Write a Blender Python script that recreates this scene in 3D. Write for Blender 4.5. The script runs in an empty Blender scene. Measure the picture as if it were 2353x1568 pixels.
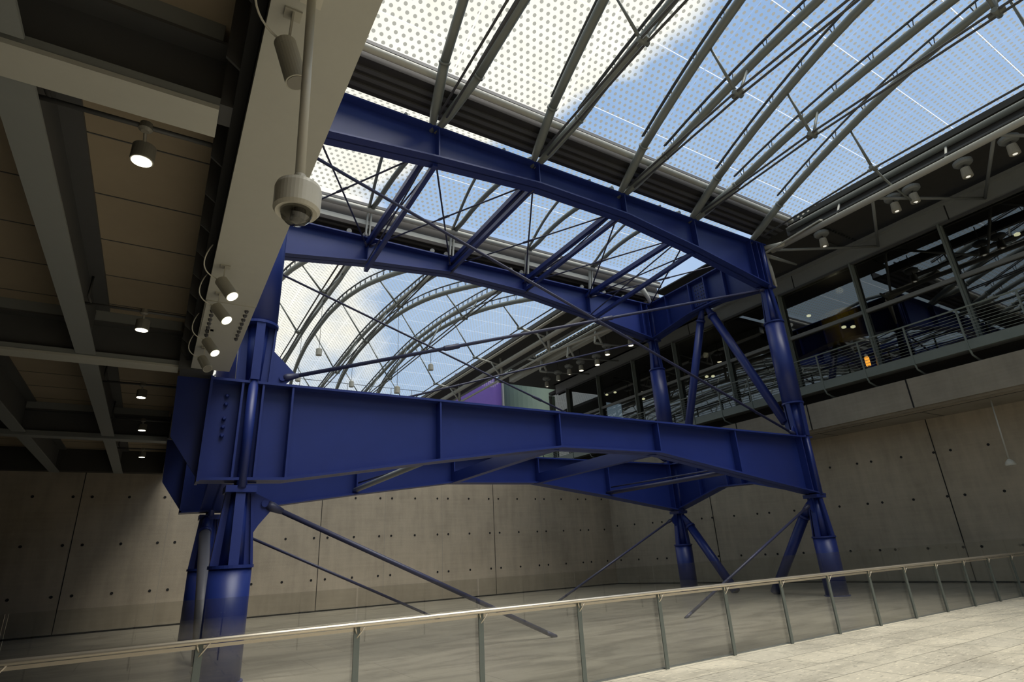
import bpy, bmesh, math, random
from mathutils import Vector, Matrix
random.seed(7)
S = bpy.context.scene
COL = S.collection

# ------------------------------------------------------------------ camera
cam_d = bpy.data.cameras.new('camera'); cam = bpy.data.objects.new('camera', cam_d); COL.objects.link(cam)
R_ = Vector((0.85589561, -0.51473205, -0.04993607)); U_ = Vector((-0.14343623, -0.32905368, 0.93335402)); D_ = Vector((0.49685888, 0.79169097, 0.35546682))
cam.matrix_world = Matrix(((R_.x, U_.x, -D_.x, 0), (R_.y, U_.y, -D_.y, 0), (R_.z, U_.z, -D_.z, 1.6), (0, 0, 0, 1)))
cam_d.sensor_width = 36; cam_d.sensor_fit = 'HORIZONTAL'; cam_d.lens = 36 * 1294.77 / 2353
cam_d.clip_start = 0.05; cam_d.clip_end = 500
S.camera = cam
# ------------------------------------------------------------------ view
S.view_settings.view_transform = 'Standard'; S.view_settings.look = 'None'
S.view_settings.exposure = 0.03; S.view_settings.gamma = 1.0; S.view_settings.use_curve_mapping = False
S.cycles.transparent_max_bounces = 16


class NT:
    "small node helper"
    def __init__(s, tree):
        s.t = tree; s.t.nodes.clear()
    def n(s, typ, **kw):
        nd = s.t.nodes.new(typ)
        for k, v in kw.items():
            if k.startswith('in_'):
                key = k[3:]
                key = int(key) if key.isdigit() else key.replace('_', ' ')
                s.set(nd.inputs[key], v)
            else:
                setattr(nd, k, v)
        return nd
    def set(s, inp, v):
        if isinstance(v, bpy.types.NodeSocket): s.t.links.new(v, inp)
        else: inp.default_value = v
    def m(s, op, a, b=None, c=None):
        nd = s.t.nodes.new('ShaderNodeMath'); nd.operation = op
        s.set(nd.inputs[0], a)
        if b is not None: s.set(nd.inputs[1], b)
        if c is not None: s.set(nd.inputs[2], c)
        return nd.outputs[0]
    def vm(s, op, a, b=None):
        nd = s.t.nodes.new('ShaderNodeVectorMath'); nd.operation = op
        s.set(nd.inputs[0], a)
        if b is not None: s.set(nd.inputs[1], b)
        return nd.outputs['Value'] if op in ('LENGTH', 'DOT_PRODUCT', 'DISTANCE') else nd.outputs[0]
    def ramp(s, f, stops):
        nd = s.t.nodes.new('ShaderNodeValToRGB'); e = nd.color_ramp.elements
        while len(e) < len(stops): e.new(0.5)
        for k, (p, c) in enumerate(stops):
            e[k].position = p; e[k].color = c if len(c) == 4 else (*c, 1)
        s.set(nd.inputs[0], f); return nd.outputs[0]
    def mix(s, f, a, b):
        nd = s.t.nodes.new('ShaderNodeMix'); nd.data_type = 'RGBA'
        s.set(nd.inputs[0], f); s.set(nd.inputs[6], a if not isinstance(a, tuple) or len(a) == 4 else (*a, 1)); s.set(nd.inputs[7], b if not isinstance(b, tuple) or len(b) == 4 else (*b, 1))
        return nd.outputs[2]


# ------------------------------------------------------------------ sky: bright cream cloud to the left, blue to the right
W = bpy.data.worlds.new('sky'); S.world = W; W.use_nodes = True
g = NT(W.node_tree)
tc = g.n('ShaderNodeTexCoord').outputs['Generated']
sep = g.n('ShaderNodeSeparateXYZ', in_0=tc)
az = g.m('ARCTAN2', sep.outputs[1], sep.outputs[0])                    # radians, 0 = +X
nz = g.n('ShaderNodeTexNoise', in_Vector=tc, in_Scale=2.6, in_Detail=6.0, in_Roughness=0.6).outputs[0]
nz2 = g.n('ShaderNodeTexNoise', in_Vector=tc, in_Scale=9.0, in_Detail=5.0, in_Roughness=0.65).outputs[0]
azw = g.m('ADD', az, g.m('MULTIPLY', g.m('SUBTRACT', nz, 0.5), 0.7))
el = sep.outputs[2]
cut = g.m('MULTIPLY_ADD', g.m('MAXIMUM', g.m('SUBTRACT', el, 0.58), 0.0), -5.3, 1.27)      # cloud edge swings right with height
cl = g.m('MULTIPLY', g.m('SUBTRACT', azw, cut), 9.0)
cl = g.m('MINIMUM', g.m('MAXIMUM', cl, 0.0), 1.0)
blue = g.mix(nz2, (0.28, 0.45, 0.76), (0.45, 0.60, 0.84))
blue = g.mix(g.m('MINIMUM', g.m('MAXIMUM', g.m('MULTIPLY', el, 1.5), 0.0), 1.0), g.mix(0.55, blue, (0.62, 0.74, 0.88)), blue)
cream = g.mix(nz2, (0.94, 0.87, 0.74), (1.35, 1.30, 1.18))
skyc = g.mix(cl, blue, cream)
behind = g.m('MINIMUM', g.m('MAXIMUM', g.m('MULTIPLY', g.m('SUBTRACT', g.m('ABSOLUTE', az), 2.0), 2.5), 0.0), 1.0)
skyc = g.mix(behind, skyc, (0.42, 0.54, 0.66))
dn = g.m('MINIMUM', g.m('MAXIMUM', g.m('MULTIPLY', el, 12.0), 0.0), 1.0)
skyc = g.mix(dn, (0.16, 0.16, 0.15), skyc)
bg = g.n('ShaderNodeBackground', in_Color=skyc, in_Strength=1.0)
g.t.links.new(bg.outputs[0], g.n('ShaderNodeOutputWorld').inputs[0])
soft_fill_d = bpy.data.lights.new('sun', 'SUN'); soft_fill_d.energy = 4.6; soft_fill_d.angle = math.radians(42); soft_fill_d.color = (1.0, 0.94, 0.84)  # soft fill added to brighten the hall; no direct sun falls in
sun = bpy.data.objects.new('sun', soft_fill_d); COL.objects.link(sun)
sun.rotation_euler = (Vector((-0.16, 0.43, -0.89))).to_track_quat('-Z', 'Y').to_euler()

# ------------------------------------------------------------------ materials
def mat(name):
    m = bpy.data.materials.new(name); m.use_nodes = True
    return m, NT(m.node_tree)

def finish(m, g, sh):
    o = g.n('ShaderNodeOutputMaterial'); g.t.links.new(sh, o.inputs[0]); return m

def paint(name, c, rough=0.45, metal=0.0, var=0.12, scale=3.0, bump=0.0, spec=0.5):
    m, g = mat(name)
    co = g.n('ShaderNodeTexCoord').outputs['Object']
    nz = g.n('ShaderNodeTexNoise', in_Vector=co, in_Scale=scale, in_Detail=6.0, in_Roughness=0.65).outputs[0]
    c0 = tuple(max(0, x * (1 - var)) for x in c); c1 = tuple(min(1, x * (1 + var)) for x in c)
    p = g.n('ShaderNodeBsdfPrincipled', in_Base_Color=g.mix(nz, c0, c1), in_Roughness=rough, in_Metallic=metal)
    p.inputs['Specular IOR Level'].default_value = spec
    if bump:
        b = g.n('ShaderNodeBump', in_Height=g.n('ShaderNodeTexNoise', in_Vector=co, in_Scale=60.0, in_Detail=3.0).outputs[0], in_Strength=bump)
        b.inputs['Distance'].default_value = 0.01
        g.t.links.new(b.outputs[0], p.inputs['Normal'])
    return finish(m, g, p.outputs[0])

BLUE = paint('blue_paint', (0.014, 0.029, 0.17), 0.40, var=0.15, scale=1.4)
BLUE_ROD = paint('blue_rod_paint', (0.035, 0.038, 0.085), 0.45)
LIGHT_STEEL = paint('light_grey_steel_paint', (0.50, 0.49, 0.43), 0.5, var=0.05, scale=8.0)
MID_STEEL = paint('mid_grey_steel_paint', (0.25, 0.26, 0.25), 0.5, var=0.06, scale=5.0)
DARK_STEEL = paint('dark_grey_steel_paint', (0.085, 0.085, 0.085), 0.55, var=0.1, scale=4.0)
PIPE = paint('grey_green_pipe_paint', (0.20, 0.215, 0.195), 0.42, var=0.08, scale=4.0)
GUTTER = paint('dark_gutter_lining', (0.03, 0.028, 0.026), 0.6, var=0.25, scale=2.0)
BOLT = paint('bolt_steel', (0.10, 0.10, 0.11), 0.4, 0.3)
STAINLESS = paint('brushed_stainless_steel', (0.80, 0.72, 0.60), 0.34, 0.75, var=0.05, scale=20)
POST = paint('grey_green_post_paint', (0.15, 0.17, 0.155), 0.4, 0.3, var=0.08)
CREAM = paint('cream_plastic', (0.62, 0.59, 0.50), 0.4, var=0.04)
LAMP_GREY = paint('lamp_housing_grey', (0.42, 0.40, 0.33), 0.45, var=0.06)
LAMP_DARK = paint('lamp_housing_dark', (0.22, 0.205, 0.17), 0.5)
BLACK = paint('matt_black', (0.01, 0.01, 0.01), 0.8)
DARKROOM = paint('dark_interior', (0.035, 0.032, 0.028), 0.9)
YELLOW = paint('yellow_panel', (0.75, 0.5, 0.04), 0.6)
PURPLE = paint('purple_panel', (0.09, 0.045, 0.24), 0.5, var=0.3, scale=0.4)
GREENISH = paint('pale_green_render', (0.13, 0.18, 0.14), 0.7, var=0.25, scale=0.35)
ORANGE = paint('orange_cloth', (0.9, 0.25, 0.02), 0.7)
PALE_GREEN_STEEL = paint('pale_green_steel', (0.20, 0.23, 0.21), 0.5)
CEIL_PANEL = paint('beige_soffit_board', (0.36, 0.29, 0.20), 0.8, var=0.14, scale=1.2, bump=0.1)
GREY_TUBE = paint('dark_grey_tube_paint', (0.13, 0.13, 0.155), 0.4)
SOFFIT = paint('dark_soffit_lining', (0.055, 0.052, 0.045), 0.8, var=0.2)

def emit(name, c, s):
    m, g = mat(name)
    e = g.n('ShaderNodeEmission', in_Color=(*c, 1), in_Strength=s)
    return finish(m, g, e.outputs[0])
GLOW = emit('lit_lens', (1.0, 0.96, 0.72), 6.0)
GLOW_DIM = emit('faint_lens', (1.0, 0.95, 0.8), 0.8)
GLOW_FAR = emit('distant_lit_lens', (1.0, 0.9, 0.6), 4.0)

def concrete(name, c, streak=1.0):
    m, g = mat(name)
    co = g.n('ShaderNodeTexCoord').outputs['Object']
    a = g.n('ShaderNodeTexNoise', in_Vector=co, in_Scale=0.55, in_Detail=7.0, in_Roughness=0.65).outputs[0]
    st = g.n('ShaderNodeTexNoise', in_Vector=g.vm('MULTIPLY', co, (2.5, 2.5, 0.35)), in_Scale=1.6, in_Detail=5.0, in_Roughness=0.6).outputs[0]
    sh = g.n('ShaderNodeTexNoise', in_Vector=g.vm('MULTIPLY', co, (0.5, 0.5, 9.0)), in_Scale=1.4, in_Detail=3.0).outputs[0]
    f = g.m('ADD', g.m('MULTIPLY', a, 0.5), g.m('ADD', g.m('MULTIPLY', st, 0.32 * streak), g.m('MULTIPLY', sh, 0.14)))
    col = g.ramp(f, [(0.30, tuple(x * 0.72 for x in c)), (0.5, c), (0.68, tuple(min(1, x * 1.22) for x in c))])
    p = g.n('ShaderNodeBsdfPrincipled', in_Base_Color=col, in_Roughness=0.85)
    b = g.n('ShaderNodeBump', in_Height=g.n('ShaderNodeTexNoise', in_Vector=co, in_Scale=35.0, in_Detail=4.0).outputs[0], in_Strength=0.25)
    b.inputs['Distance'].default_value = 0.01
    g.t.links.new(b.outputs[0], p.inputs['Normal'])
    return finish(m, g, p.outputs[0])
CONCRETE = concrete('beige_fair_faced_concrete', (0.44, 0.375, 0.285))
FASCIA_C = concrete('grey_beige_fascia_concrete', (0.34, 0.30, 0.24), 0.7)

def stone_floor(name, c, tile, rough=0.5, pits=1.0, wear_highlights=0.0, jw=0.012):
    m, g = mat(name)
    co = g.n('ShaderNodeTexCoord').outputs['Object']
    a = g.n('ShaderNodeTexNoise', in_Vector=co, in_Scale=0.8, in_Detail=6.0, in_Roughness=0.6).outputs[0]
    pit = g.n('ShaderNodeTexNoise', in_Vector=g.vm('MULTIPLY', co, (2.2, 9.0, 1.0)), in_Scale=2.6, in_Detail=5.0, in_Roughness=0.7).outputs[0]
    fleck = g.n('ShaderNodeTexNoise', in_Vector=g.vm('MULTIPLY', co, (5.0, 14.0, 1.0)), in_Scale=1.5, in_Detail=2.0).outputs[0]
    col = g.ramp(a, [(0.3, tuple(x * 0.84 for x in c)), (0.7, tuple(min(1, x * 1.12) for x in c))])
    col = g.mix(g.m('MULTIPLY', g.ramp(pit, [(0.36, (1, 1, 1)), (0.44, (0, 0, 0))]), 0.5 * pits), col, tuple(x * 0.45 for x in c))
    col = g.mix(g.m('MULTIPLY', g.ramp(fleck, [(0.60, (0, 0, 0)), (0.66, (1, 1, 1))]), 0.5 * pits), col, tuple(min(1, x * 1.35) for x in c))
    if wear_highlights:
        wp = g.n('ShaderNodeTexNoise', in_Vector=g.vm('MULTIPLY', co, (0.55, 1.4, 1.0)), in_Scale=0.8, in_Detail=3.0, in_Distortion=1.5).outputs[0]
        col = g.mix(g.m('MULTIPLY', g.ramp(wp, [(0.46, (0, 0, 0)), (0.58, (1, 1, 1))]), 0.45 * wear_highlights), col, tuple(min(1, x * 1.5) for x in c))  # puddle-like floor highlights put into the colour as lighter patches
        col = g.mix(g.m('MULTIPLY', g.ramp(wp, [(0.36, (1, 1, 1)), (0.43, (0, 0, 0))]), 0.5 * wear_highlights), col, tuple(x * 0.55 for x in c))
        ch = g.n('ShaderNodeTexNoise', in_Vector=g.vm('MULTIPLY', co, (1.2, 3.6, 1.0)), in_Scale=2.2, in_Detail=4.0, in_Roughness=0.6).outputs[0]
        col = g.mix(g.m('MULTIPLY', g.ramp(ch, [(0.27, (1, 1, 1)), (0.32, (0, 0, 0))]), 0.8 * wear_highlights), col, tuple(x * 0.2 for x in c))
        col = g.mix(g.m('MULTIPLY', g.ramp(ch, [(0.70, (0, 0, 0)), (0.76, (1, 1, 1))]), 0.9 * wear_highlights), col, (0.75, 0.72, 0.64))  # pale streaks, also highlights put into the colour
    br = g.n('ShaderNodeTexBrick', in_Vector=co, in_Scale=1.0)
    br.inputs['Brick Width'].default_value = tile[0]; br.inputs['Row Height'].default_value = tile[1]
    br.inputs['Mortar Size'].default_value = jw; br.inputs['Mortar Smooth'].default_value = 0.2
    br.inputs['Color1'].default_value = (0.93, 0.93, 0.93, 1); br.inputs['Color2'].default_value = (1.06, 1.05, 1.03, 1); br.inputs['Mortar'].default_value = (0.45, 0.45, 0.43, 1)
    mm = g.n('ShaderNodeMix', data_type='RGBA', blend_type='MULTIPLY'); mm.inputs[0].default_value = 1.0
    g.set(mm.inputs[6], col); g.set(mm.inputs[7], br.outputs[0])
    p = g.n('ShaderNodeBsdfPrincipled', in_Base_Color=mm.outputs[2], in_Roughness=rough)
    b = g.n('ShaderNodeBump', in_Height=g.n('ShaderNodeTexNoise', in_Vector=co, in_Scale=1.3, in_Detail=2.0).outputs[0], in_Strength=0.15)
    b.inputs['Distance'].default_value = 0.05
    g.t.links.new(b.outputs[0], p.inputs['Normal'])
    return finish(m, g, p.outputs[0])
TILE = stone_floor('pale_travertine_tiles', (0.60, 0.54, 0.43), (0.9, 0.6), 0.6, 1.7, 0.6, 0.009)
FLOOR_FAR = stone_floor('worn_highlit_grey_stone_floor', (0.30, 0.272, 0.222), (1.8, 1.8), 0.3, 0.5, 1.0, 0.006)

def pane_glass(name, tint, refl_rough=0.02, ior=1.45, extra=0.0):
    m, g = mat(name)
    geo = g.n('ShaderNodeNewGeometry')
    c = g.m('ABSOLUTE', g.vm('DOT_PRODUCT', geo.outputs['Normal'], geo.outputs['Incoming']))
    f0 = ((ior - 1) / (ior + 1)) ** 2 + extra
    f = g.m('MULTIPLY_ADD', g.m('POWER', g.m('SUBTRACT', 1.0, c), 5.0), 1 - f0, f0)
    t = g.n('ShaderNodeBsdfTransparent', in_Color=(*tint, 1)); r = g.n('ShaderNodeBsdfGlossy', in_Color=(1, 1, 1, 1), in_Roughness=refl_rough)
    mx = g.n('ShaderNodeMixShader'); g.set(mx.inputs[0], f); g.t.links.new(t.outputs[0], mx.inputs[1]); g.t.links.new(r.outputs[0], mx.inputs[2])
    return finish(m, g, mx.outputs[0])
RAIL_GLASS = pane_glass('balustrade_glass', (0.905, 0.908, 0.895), 0.01, 1.5, 0.008)
GLASS_EDGE = paint('glass_edge', (0.50, 0.54, 0.48), 0.3)
GLASS_JOINT = paint('dark_glass_joint', (0.05, 0.055, 0.05), 0.4)
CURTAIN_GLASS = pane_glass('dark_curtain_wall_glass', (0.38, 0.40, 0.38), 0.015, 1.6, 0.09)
DOME_GLASS = pane_glass('smoked_dome_glass', (0.35, 0.35, 0.34), 0.03, 1.5, 0.05)

def roof_glass(name='dotted_roof_glass'):
    m, g = mat(name)
    uv = g.n('ShaderNodeTexCoord').outputs['UV']
    a, b = 0.19, 0.19 * math.sqrt(3)
    def dist(off):
        s = g.n('ShaderNodeSeparateXYZ', in_0=uv)
        fx = g.m('SUBTRACT', g.m('FRACT', g.m('ADD', g.m('DIVIDE', s.outputs[0], a), off)), 0.5)
        fy = g.m('SUBTRACT', g.m('FRACT', g.m('ADD', g.m('DIVIDE', s.outputs[1], b), off)), 0.5)
        return g.m('SQRT', g.m('ADD', g.m('POWER', g.m('MULTIPLY', fx, a), 2.0), g.m('POWER', g.m('MULTIPLY', fy, b), 2.0)))
    d = g.m('MINIMUM', dist(0.0), dist(0.5))
    dot = g.m('LESS_THAN', d, 0.046)
    s2 = g.n('ShaderNodeSeparateXYZ', in_0=uv)
    seam = g.m('LESS_THAN', g.m('ABSOLUTE', g.m('SUBTRACT', g.m('FRACT', g.m('DIVIDE', s2.outputs[1], 2.1)), 0.5)), 0.0045)
    tr = g.n('ShaderNodeBsdfTransparent', in_Color=(0.90, 0.93, 0.93, 1))
    fritT = g.n('ShaderNodeBsdfTransparent', in_Color=(0.12, 0.125, 0.12, 1)); fritD = g.n('ShaderNodeBsdfTranslucent', in_Color=(0.19, 0.19, 0.17, 1))
    frit = g.n('ShaderNodeAddShader'); g.t.links.new(fritT.outputs[0], frit.inputs[0]); g.t.links.new(fritD.outputs[0], frit.inputs[1])
    mx = g.n('ShaderNodeMixShader'); g.set(mx.inputs[0], dot); g.t.links.new(tr.outputs[0], mx.inputs[1]); g.t.links.new(frit.outputs[0], mx.inputs[2])
    sm = g.n('ShaderNodeBsdfTranslucent', in_Color=(0.62, 0.64, 0.66, 1))
    mx2 = g.n('ShaderNodeMixShader'); g.set(mx2.inputs[0], seam); g.t.links.new(mx.outputs[0], mx2.inputs[1]); g.t.links.new(sm.outputs[0], mx2.inputs[2])
    return finish(m, g, mx2.outputs[0])
ROOF_GLASS = roof_glass()

# ------------------------------------------------------------------ mesh helpers
class MB:
    def __init__(s): s.b = bmesh.new()
    def faces(s, vs, fs, mi=0):
        v = [s.b.verts.new(p) for p in vs]
        for f in fs:
            try: s.b.faces.new([v[i] for i in f]).material_index = mi
            except ValueError: pass
        return s
    def box(s, x0, x1, y0, y1, z0, z1, mi=0):
        return s.faces([(x0, y0, z0), (x1, y0, z0), (x1, y1, z0), (x0, y1, z0), (x0, y0, z1), (x1, y0, z1), (x1, y1, z1), (x0, y1, z1)],
                       [(0, 3, 2, 1), (4, 5, 6, 7), (0, 1, 5, 4), (1, 2, 6, 5), (2, 3, 7, 6), (3, 0, 4, 7)], mi)
    def loft(s, rings, cap=True, mi=0, smooth=False):
        rr = [[s.b.verts.new(p) for p in r] for r in rings]; n = len(rr[0])
        for a, b in zip(rr, rr[1:]):
            for i in range(n):
                f = s.b.faces.new((a[i], a[(i + 1) % n], b[(i + 1) % n], b[i])); f.material_index = mi; f.smooth = smooth
        if cap:
            for r in (rr[0][::-1], rr[-1]):
                f = s.b.faces.new(r); f.material_index = mi
        return s
    def tube(s, pts, r, seg=12, mi=0, cap=True):
        P = [Vector(p) for p in pts]; n = len(P); rs = r if isinstance(r, (list, tuple)) else [r] * n
        rings = []; up = None
        for i, p in enumerate(P):
            t = (P[min(i + 1, n - 1)] - P[max(i - 1, 0)])
            t = t.normalized() if t.length > 1e-9 else Vector((0, 0, 1))
            if up is None:
                up = Vector((0, 0, 1)) if abs(t.z) < 0.9 else Vector((1, 0, 0))
            a = t.cross(up)
            if a.length < 1e-4: a = t.cross(Vector((0, 1, 0)))
            a.normalize(); b = a.cross(t).normalized()
            rings.append([p + (a * math.cos(2 * math.pi * k / seg) + b * math.sin(2 * math.pi * k / seg)) * rs[i] for k in range(seg)])
        return s.loft(rings, cap, mi, True)
    def lathe(s, c, prof, axis=(0, 0, 1), seg=24, mi=0):
        "prof: (radius, distance along axis)"
        c = Vector(c); ax = Vector(axis).normalized(); u = ax.cross(Vector((0, 1, 0)) if abs(ax.y) < .9 else Vector((1, 0, 0))).normalized(); v = ax.cross(u)
        rings = [[c + ax * h + (u * math.cos(2 * math.pi * k / seg) + v * math.sin(2 * math.pi * k / seg)) * max(r, 1e-4) for k in range(seg)] for r, h in prof]
        s.loft(rings, True, mi, False); return s
    def prism(s, poly, ext, mi=0):
        "convex-ish polygon (3d points) extruded along ext"
        e = Vector(ext); n = len(poly); vs = [Vector(p) for p in poly] + [Vector(p) + e for p in poly]
        return s.faces(vs, [tuple(range(n)), tuple(range(2 * n - 1, n - 1, -1))] + [(i, i + n, (i + 1) % n + n, (i + 1) % n) for i in range(n)], mi)
    def obar(s, p0, p1, w, h, up=(0, 0, 1), mi=0):
        "rectangular bar between two points"
        p0 = Vector(p0); p1 = Vector(p1); t = (p1 - p0).normalized(); a = t.cross(Vector(up))
        if a.length < 1e-4: a = t.cross(Vector((1, 0, 0)))
        a.normalize(); b = a.cross(t)
        return s.loft([[p + a * x * w / 2 + b * y * h / 2 for x, y in ((-1, -1), (1, -1), (1, 1), (-1, 1))] for p in (p0, p1)], True, mi)

def obj(name, mb, mats, parent=None, kind=None, bevel=0.0):
    bmesh.ops.recalc_face_normals(mb.b, faces=mb.b.faces)
    me = bpy.data.meshes.new(name); mb.b.to_mesh(me); mb.b.free()
    for m in (mats if isinstance(mats, (list, tuple)) else [mats]): me.materials.append(m)
    o = bpy.data.objects.new(name, me); COL.objects.link(o)
    if parent is not None:
        o.parent = parent
        o.matrix_parent_inverse = Matrix.Translation(-wloc(parent))
    if kind: o['kind'] = kind
    if bevel:
        b = o.modifiers.new('bevel', 'BEVEL'); b.width = bevel; b.segments = 2; b.limit_method = 'ANGLE'
    return o

def wloc(o):
    v = Vector((0, 0, 0))
    while o is not None:
        v = v + o.location; o = o.parent
    return v

def tag(o, label, cat, group=None):
    o['label'] = label; o['category'] = cat
    if group: o['group'] = group
    return o

def thing(name, label, cat, loc=(0, 0, 0), group=None):
    o = bpy.data.objects.new(name, None); COL.objects.link(o); o.location = loc; o.empty_display_size = 0.1
    return tag(o, label, cat, group)

def struct(name, mb, m):
    return obj(name, mb, m, None, 'structure')

def copy_tree(o, loc, label, group=None, parent=None):
    c = o.copy(); COL.objects.link(c)
    if parent is None:
        c.location = loc; c['label'] = label
        if group: c['group'] = group
    else:
        c.parent = parent; c.matrix_parent_inverse = o.matrix_parent_inverse.copy()
    for ch in list(o.children): copy_tree(ch, None, None, None, c)
    return c

# ------------------------------------------------------------------ ground, walls
GX = [4.82, 7.9, 11.12, 14.25]                                        # stiffener / truss lines between the columns
XL, XR, YF, YB = 1.17, 17.85, 10.87, 16.65                            # column centres of the blue frame
struct('floor', MB().box(-14, 24.4, -12, 6.76, -0.4, 0.0), TILE)
struct('floor_far', MB().box(-14, 24.4, 6.76, 24.1, -0.45, -0.02), FLOOR_FAR)
struct('trim_1', MB().box(-14, 24.0, 6.70, 6.76, 0.0, 0.012), MID_STEEL)

def hole_xs(x0, x1, base):
    out = []; k = math.floor((x0 - base) / 2.617) - 1
    while base + k * 2.617 < x1:
        for q in (0, 1.047, 2.10):
            x = base + k * 2.617 + q
            if x0 + 0.15 < x < x1 - 0.15: out.append(x)
        k += 1
    return out

w = MB().box(0.1, 20.6, 23.95, 24.35, -0.3, 5.25).box(-14, 0.1, 23.95, 24.35, -0.3, 5.9)
for sx in [5.65 + 7.86 * k for k in range(-3, 2)]:
    w.box(sx - 0.012, sx + 0.012, 23.944, 23.95, -0.02, 5.25, 1)
for sx in [5.65 + 7.86 * k + 2.617 * q for k in range(-3, 2) for q in (1, 2)]:
    w.box(sx - 0.003, sx + 0.003, 23.947, 23.95, -0.02, 5.25, 2)
w.box(-14, 20.6, 23.92, 23.95, -0.02, 0.03, 1)
for z in (1.1, 2.62, 4.14):
    for x in hole_xs(-14, 20.5, 5.94):
        w.lathe((x, 23.95, z), [(0.045, 0), (0.045, 0.008)], (0, -1, 0), 10, 1)  # tie holes: proud black discs, the hollow's shade put into the colour
struct('wall_back', w, [CONCRETE, BLACK, MID_STEEL])

pl = [(20.6, 23.95), (23.1, 14.6), (23.75, 8.3), (23.9, -12.0)]
w = MB()
for (x0, y0), (x1, y1) in zip(pl, pl[1:]):
    d = Vector((x1 - x0, y1 - y0, 0)); L = d.length; d.normalize(); nrm = Vector((d.y, -d.x, 0))  # outward (to +X)
    if nrm.x < 0: nrm = -nrm
    a = Vector((x0, y0, -0.3)); b = Vector((x1, y1, -0.3))
    w.prism([a, b, b + nrm * 0.4, a + nrm * 0.4], (0, 0, 5.85))
    for z in (1.1, 2.77, 4.3):
        for x in hole_xs(0, L, 0.35):
            w.lathe(Vector((x0, y0, z)) + d * x, [(0.045, -0.002), (0.045, 0.008)], -nrm, 10, 1)  # raised black discs again, tie-hole shade given as colour
    w.prism([a - nrm * 0.03 + Vector((0, 0, 0.28)), b - nrm * 0.03 + Vector((0, 0, 0.28)), b + Vector((0, 0, 0.28)), a + Vector((0, 0, 0.28))], (0, 0, 0.05), 1)
for yy in (18.5, 9.5, 1.0):
    for (x0, y0), (x1, y1) in zip(pl, pl[1:]):
        if y1 <= yy <= y0:
            x = x0 + (x1 - x0) * (y0 - yy) / (y0 - y1)
            w.box(x - 0.02, x + 0.05, yy - 0.012, yy + 0.012, 0, 5.5, 1)
struct('wall_right', w, [CONCRETE, BLACK])
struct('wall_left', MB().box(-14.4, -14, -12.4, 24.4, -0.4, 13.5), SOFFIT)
struct('wall_front', MB().box(-14.4, 24.4, -12.4, -12, -0.4, 12.2), FASCIA_C)

# ------------------------------------------------------------------ blue steel frame
def ibeam(name, label, axis, plane, s_bot, ztop, hw, stiff, facing, web_t=0.05, fl=0.045, group=None, extra=None):
    """haunched plate girder: s_bot = [(s, z_bottom)], web in the plane, stiffeners on both faces"""
    P = (lambda s, t, z: (s, plane + t, z)) if axis == 'X' else (lambda s, t, z: (plane + t, s, z))
    mid = (s_bot[0][0] + s_bot[-1][0]) / 2
    t = thing(name, label, 'beam', P(mid, 0, min(z for _, z in s_bot)), group)
    h = web_t / 2
    obj('web', MB().loft([[P(s, -h, z), P(s, h, z), P(s, h, ztop), P(s, -h, ztop)] for s, z in s_bot]), BLUE, t)
    obj('bottom_flange', MB().loft([[P(s, -hw, z), P(s, hw, z), P(s, hw, z + fl), P(s, -hw, z + fl)] for s, z in s_bot]), BLUE, t)
    s0, s1 = s_bot[0][0], s_bot[-1][0]
    obj('top_flange', MB().loft([[P(s, -hw, ztop - fl), P(s, hw, ztop - fl), P(s, hw, ztop), P(s, -hw, ztop)] for s in (s0, s1)]), BLUE, t)
    def zb(s):
        for (a, za), (b, zb_) in zip(s_bot, s_bot[1:]):
            if a <= s <= b: return za + (zb_ - za) * (s - a) / (b - a)
        return s_bot[0][1]
    for s in stiff:
        z = zb(s) + fl
        m = MB()
        for sg in (-1, 1):
            m.loft([[P(s - 0.018, sg * h, zz), P(s + 0.018, sg * h, zz), P(s + 0.018, sg * (hw - 0.015), zz), P(s - 0.018, sg * (hw - 0.015), zz)] for zz in (z, ztop - fl)])
        obj('stiffener', m, BLUE, t)
    return t

LOW = [(0.52, 3.0), (1.85, 3.03), (4.85, 3.48), (7.9, 3.90), (11.12, 3.92), (14.25, 3.46), (18.1, 2.9)]
LOWB = [(0.48, 2.97), (1.85, 3.03), (4.9, 3.46), (7.85, 3.83), (11.05, 3.88), (14.2, 3.46), (18.1, 2.88)]
UPF = [(0.9, 10.60), (2.05, 10.74), (4.8, 11.04), (7.9, 11.30), (11.2, 11.26), (14.25, 10.86), (18.1, 10.2)]
UPB = [(0.9, 10.45), (2.05, 10.6), (4.8, 10.98), (7.87, 11.27), (11.2, 11.16), (14.2, 10.76), (18.1, 10.15)]
ST = GX
fb = ibeam('plate_girder', 'nearest lower blue haunched plate girder crossing the picture', 'X', YF, LOW, 4.76, 0.25, [1.0, 1.34, 1.85] + ST + [17.5, 17.75, 17.95], 0)
bb = ibeam('plate_girder', 'far lower blue girder seen under the nearest one, against the concrete wall', 'X', YB, LOWB, 4.76, 0.25, [1.0, 1.34, 1.85] + ST + [17.5, 17.75, 17.95], 0)
uf = ibeam('plate_girder', 'upper blue girder carrying the roof struts under the black gutter', 'X', YF, UPF, 12.0, 0.25, ST + [17.2, 17.55, 17.75, 17.95], 0)
ub = ibeam('plate_girder', 'upper far blue girder behind the thin rods, in front of the arched glass roof', 'X', YB, UPB, 11.9, 0.25, ST + [17.2, 17.55, 17.75, 17.95], 0)
rl = ibeam('plate_girder', 'short lower blue girder between the two right columns', 'Y', XR, [(10.9, 2.95), (12.9, 3.52), (14.3, 3.57), (16.6, 2.93)], 4.76, 0.25, [12.3, 13.3, 13.9, 15.2], 0)
ru = ibeam('plate_girder', 'short upper blue girder with bolted splice joining the two right columns', 'Y', XR, [(10.9, 10.2), (12.9, 10.55), (14.3, 10.55), (16.6, 10.2)], 11.85, 0.25, [12.4, 13.3, 14.1, 15.4], 0)
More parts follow.
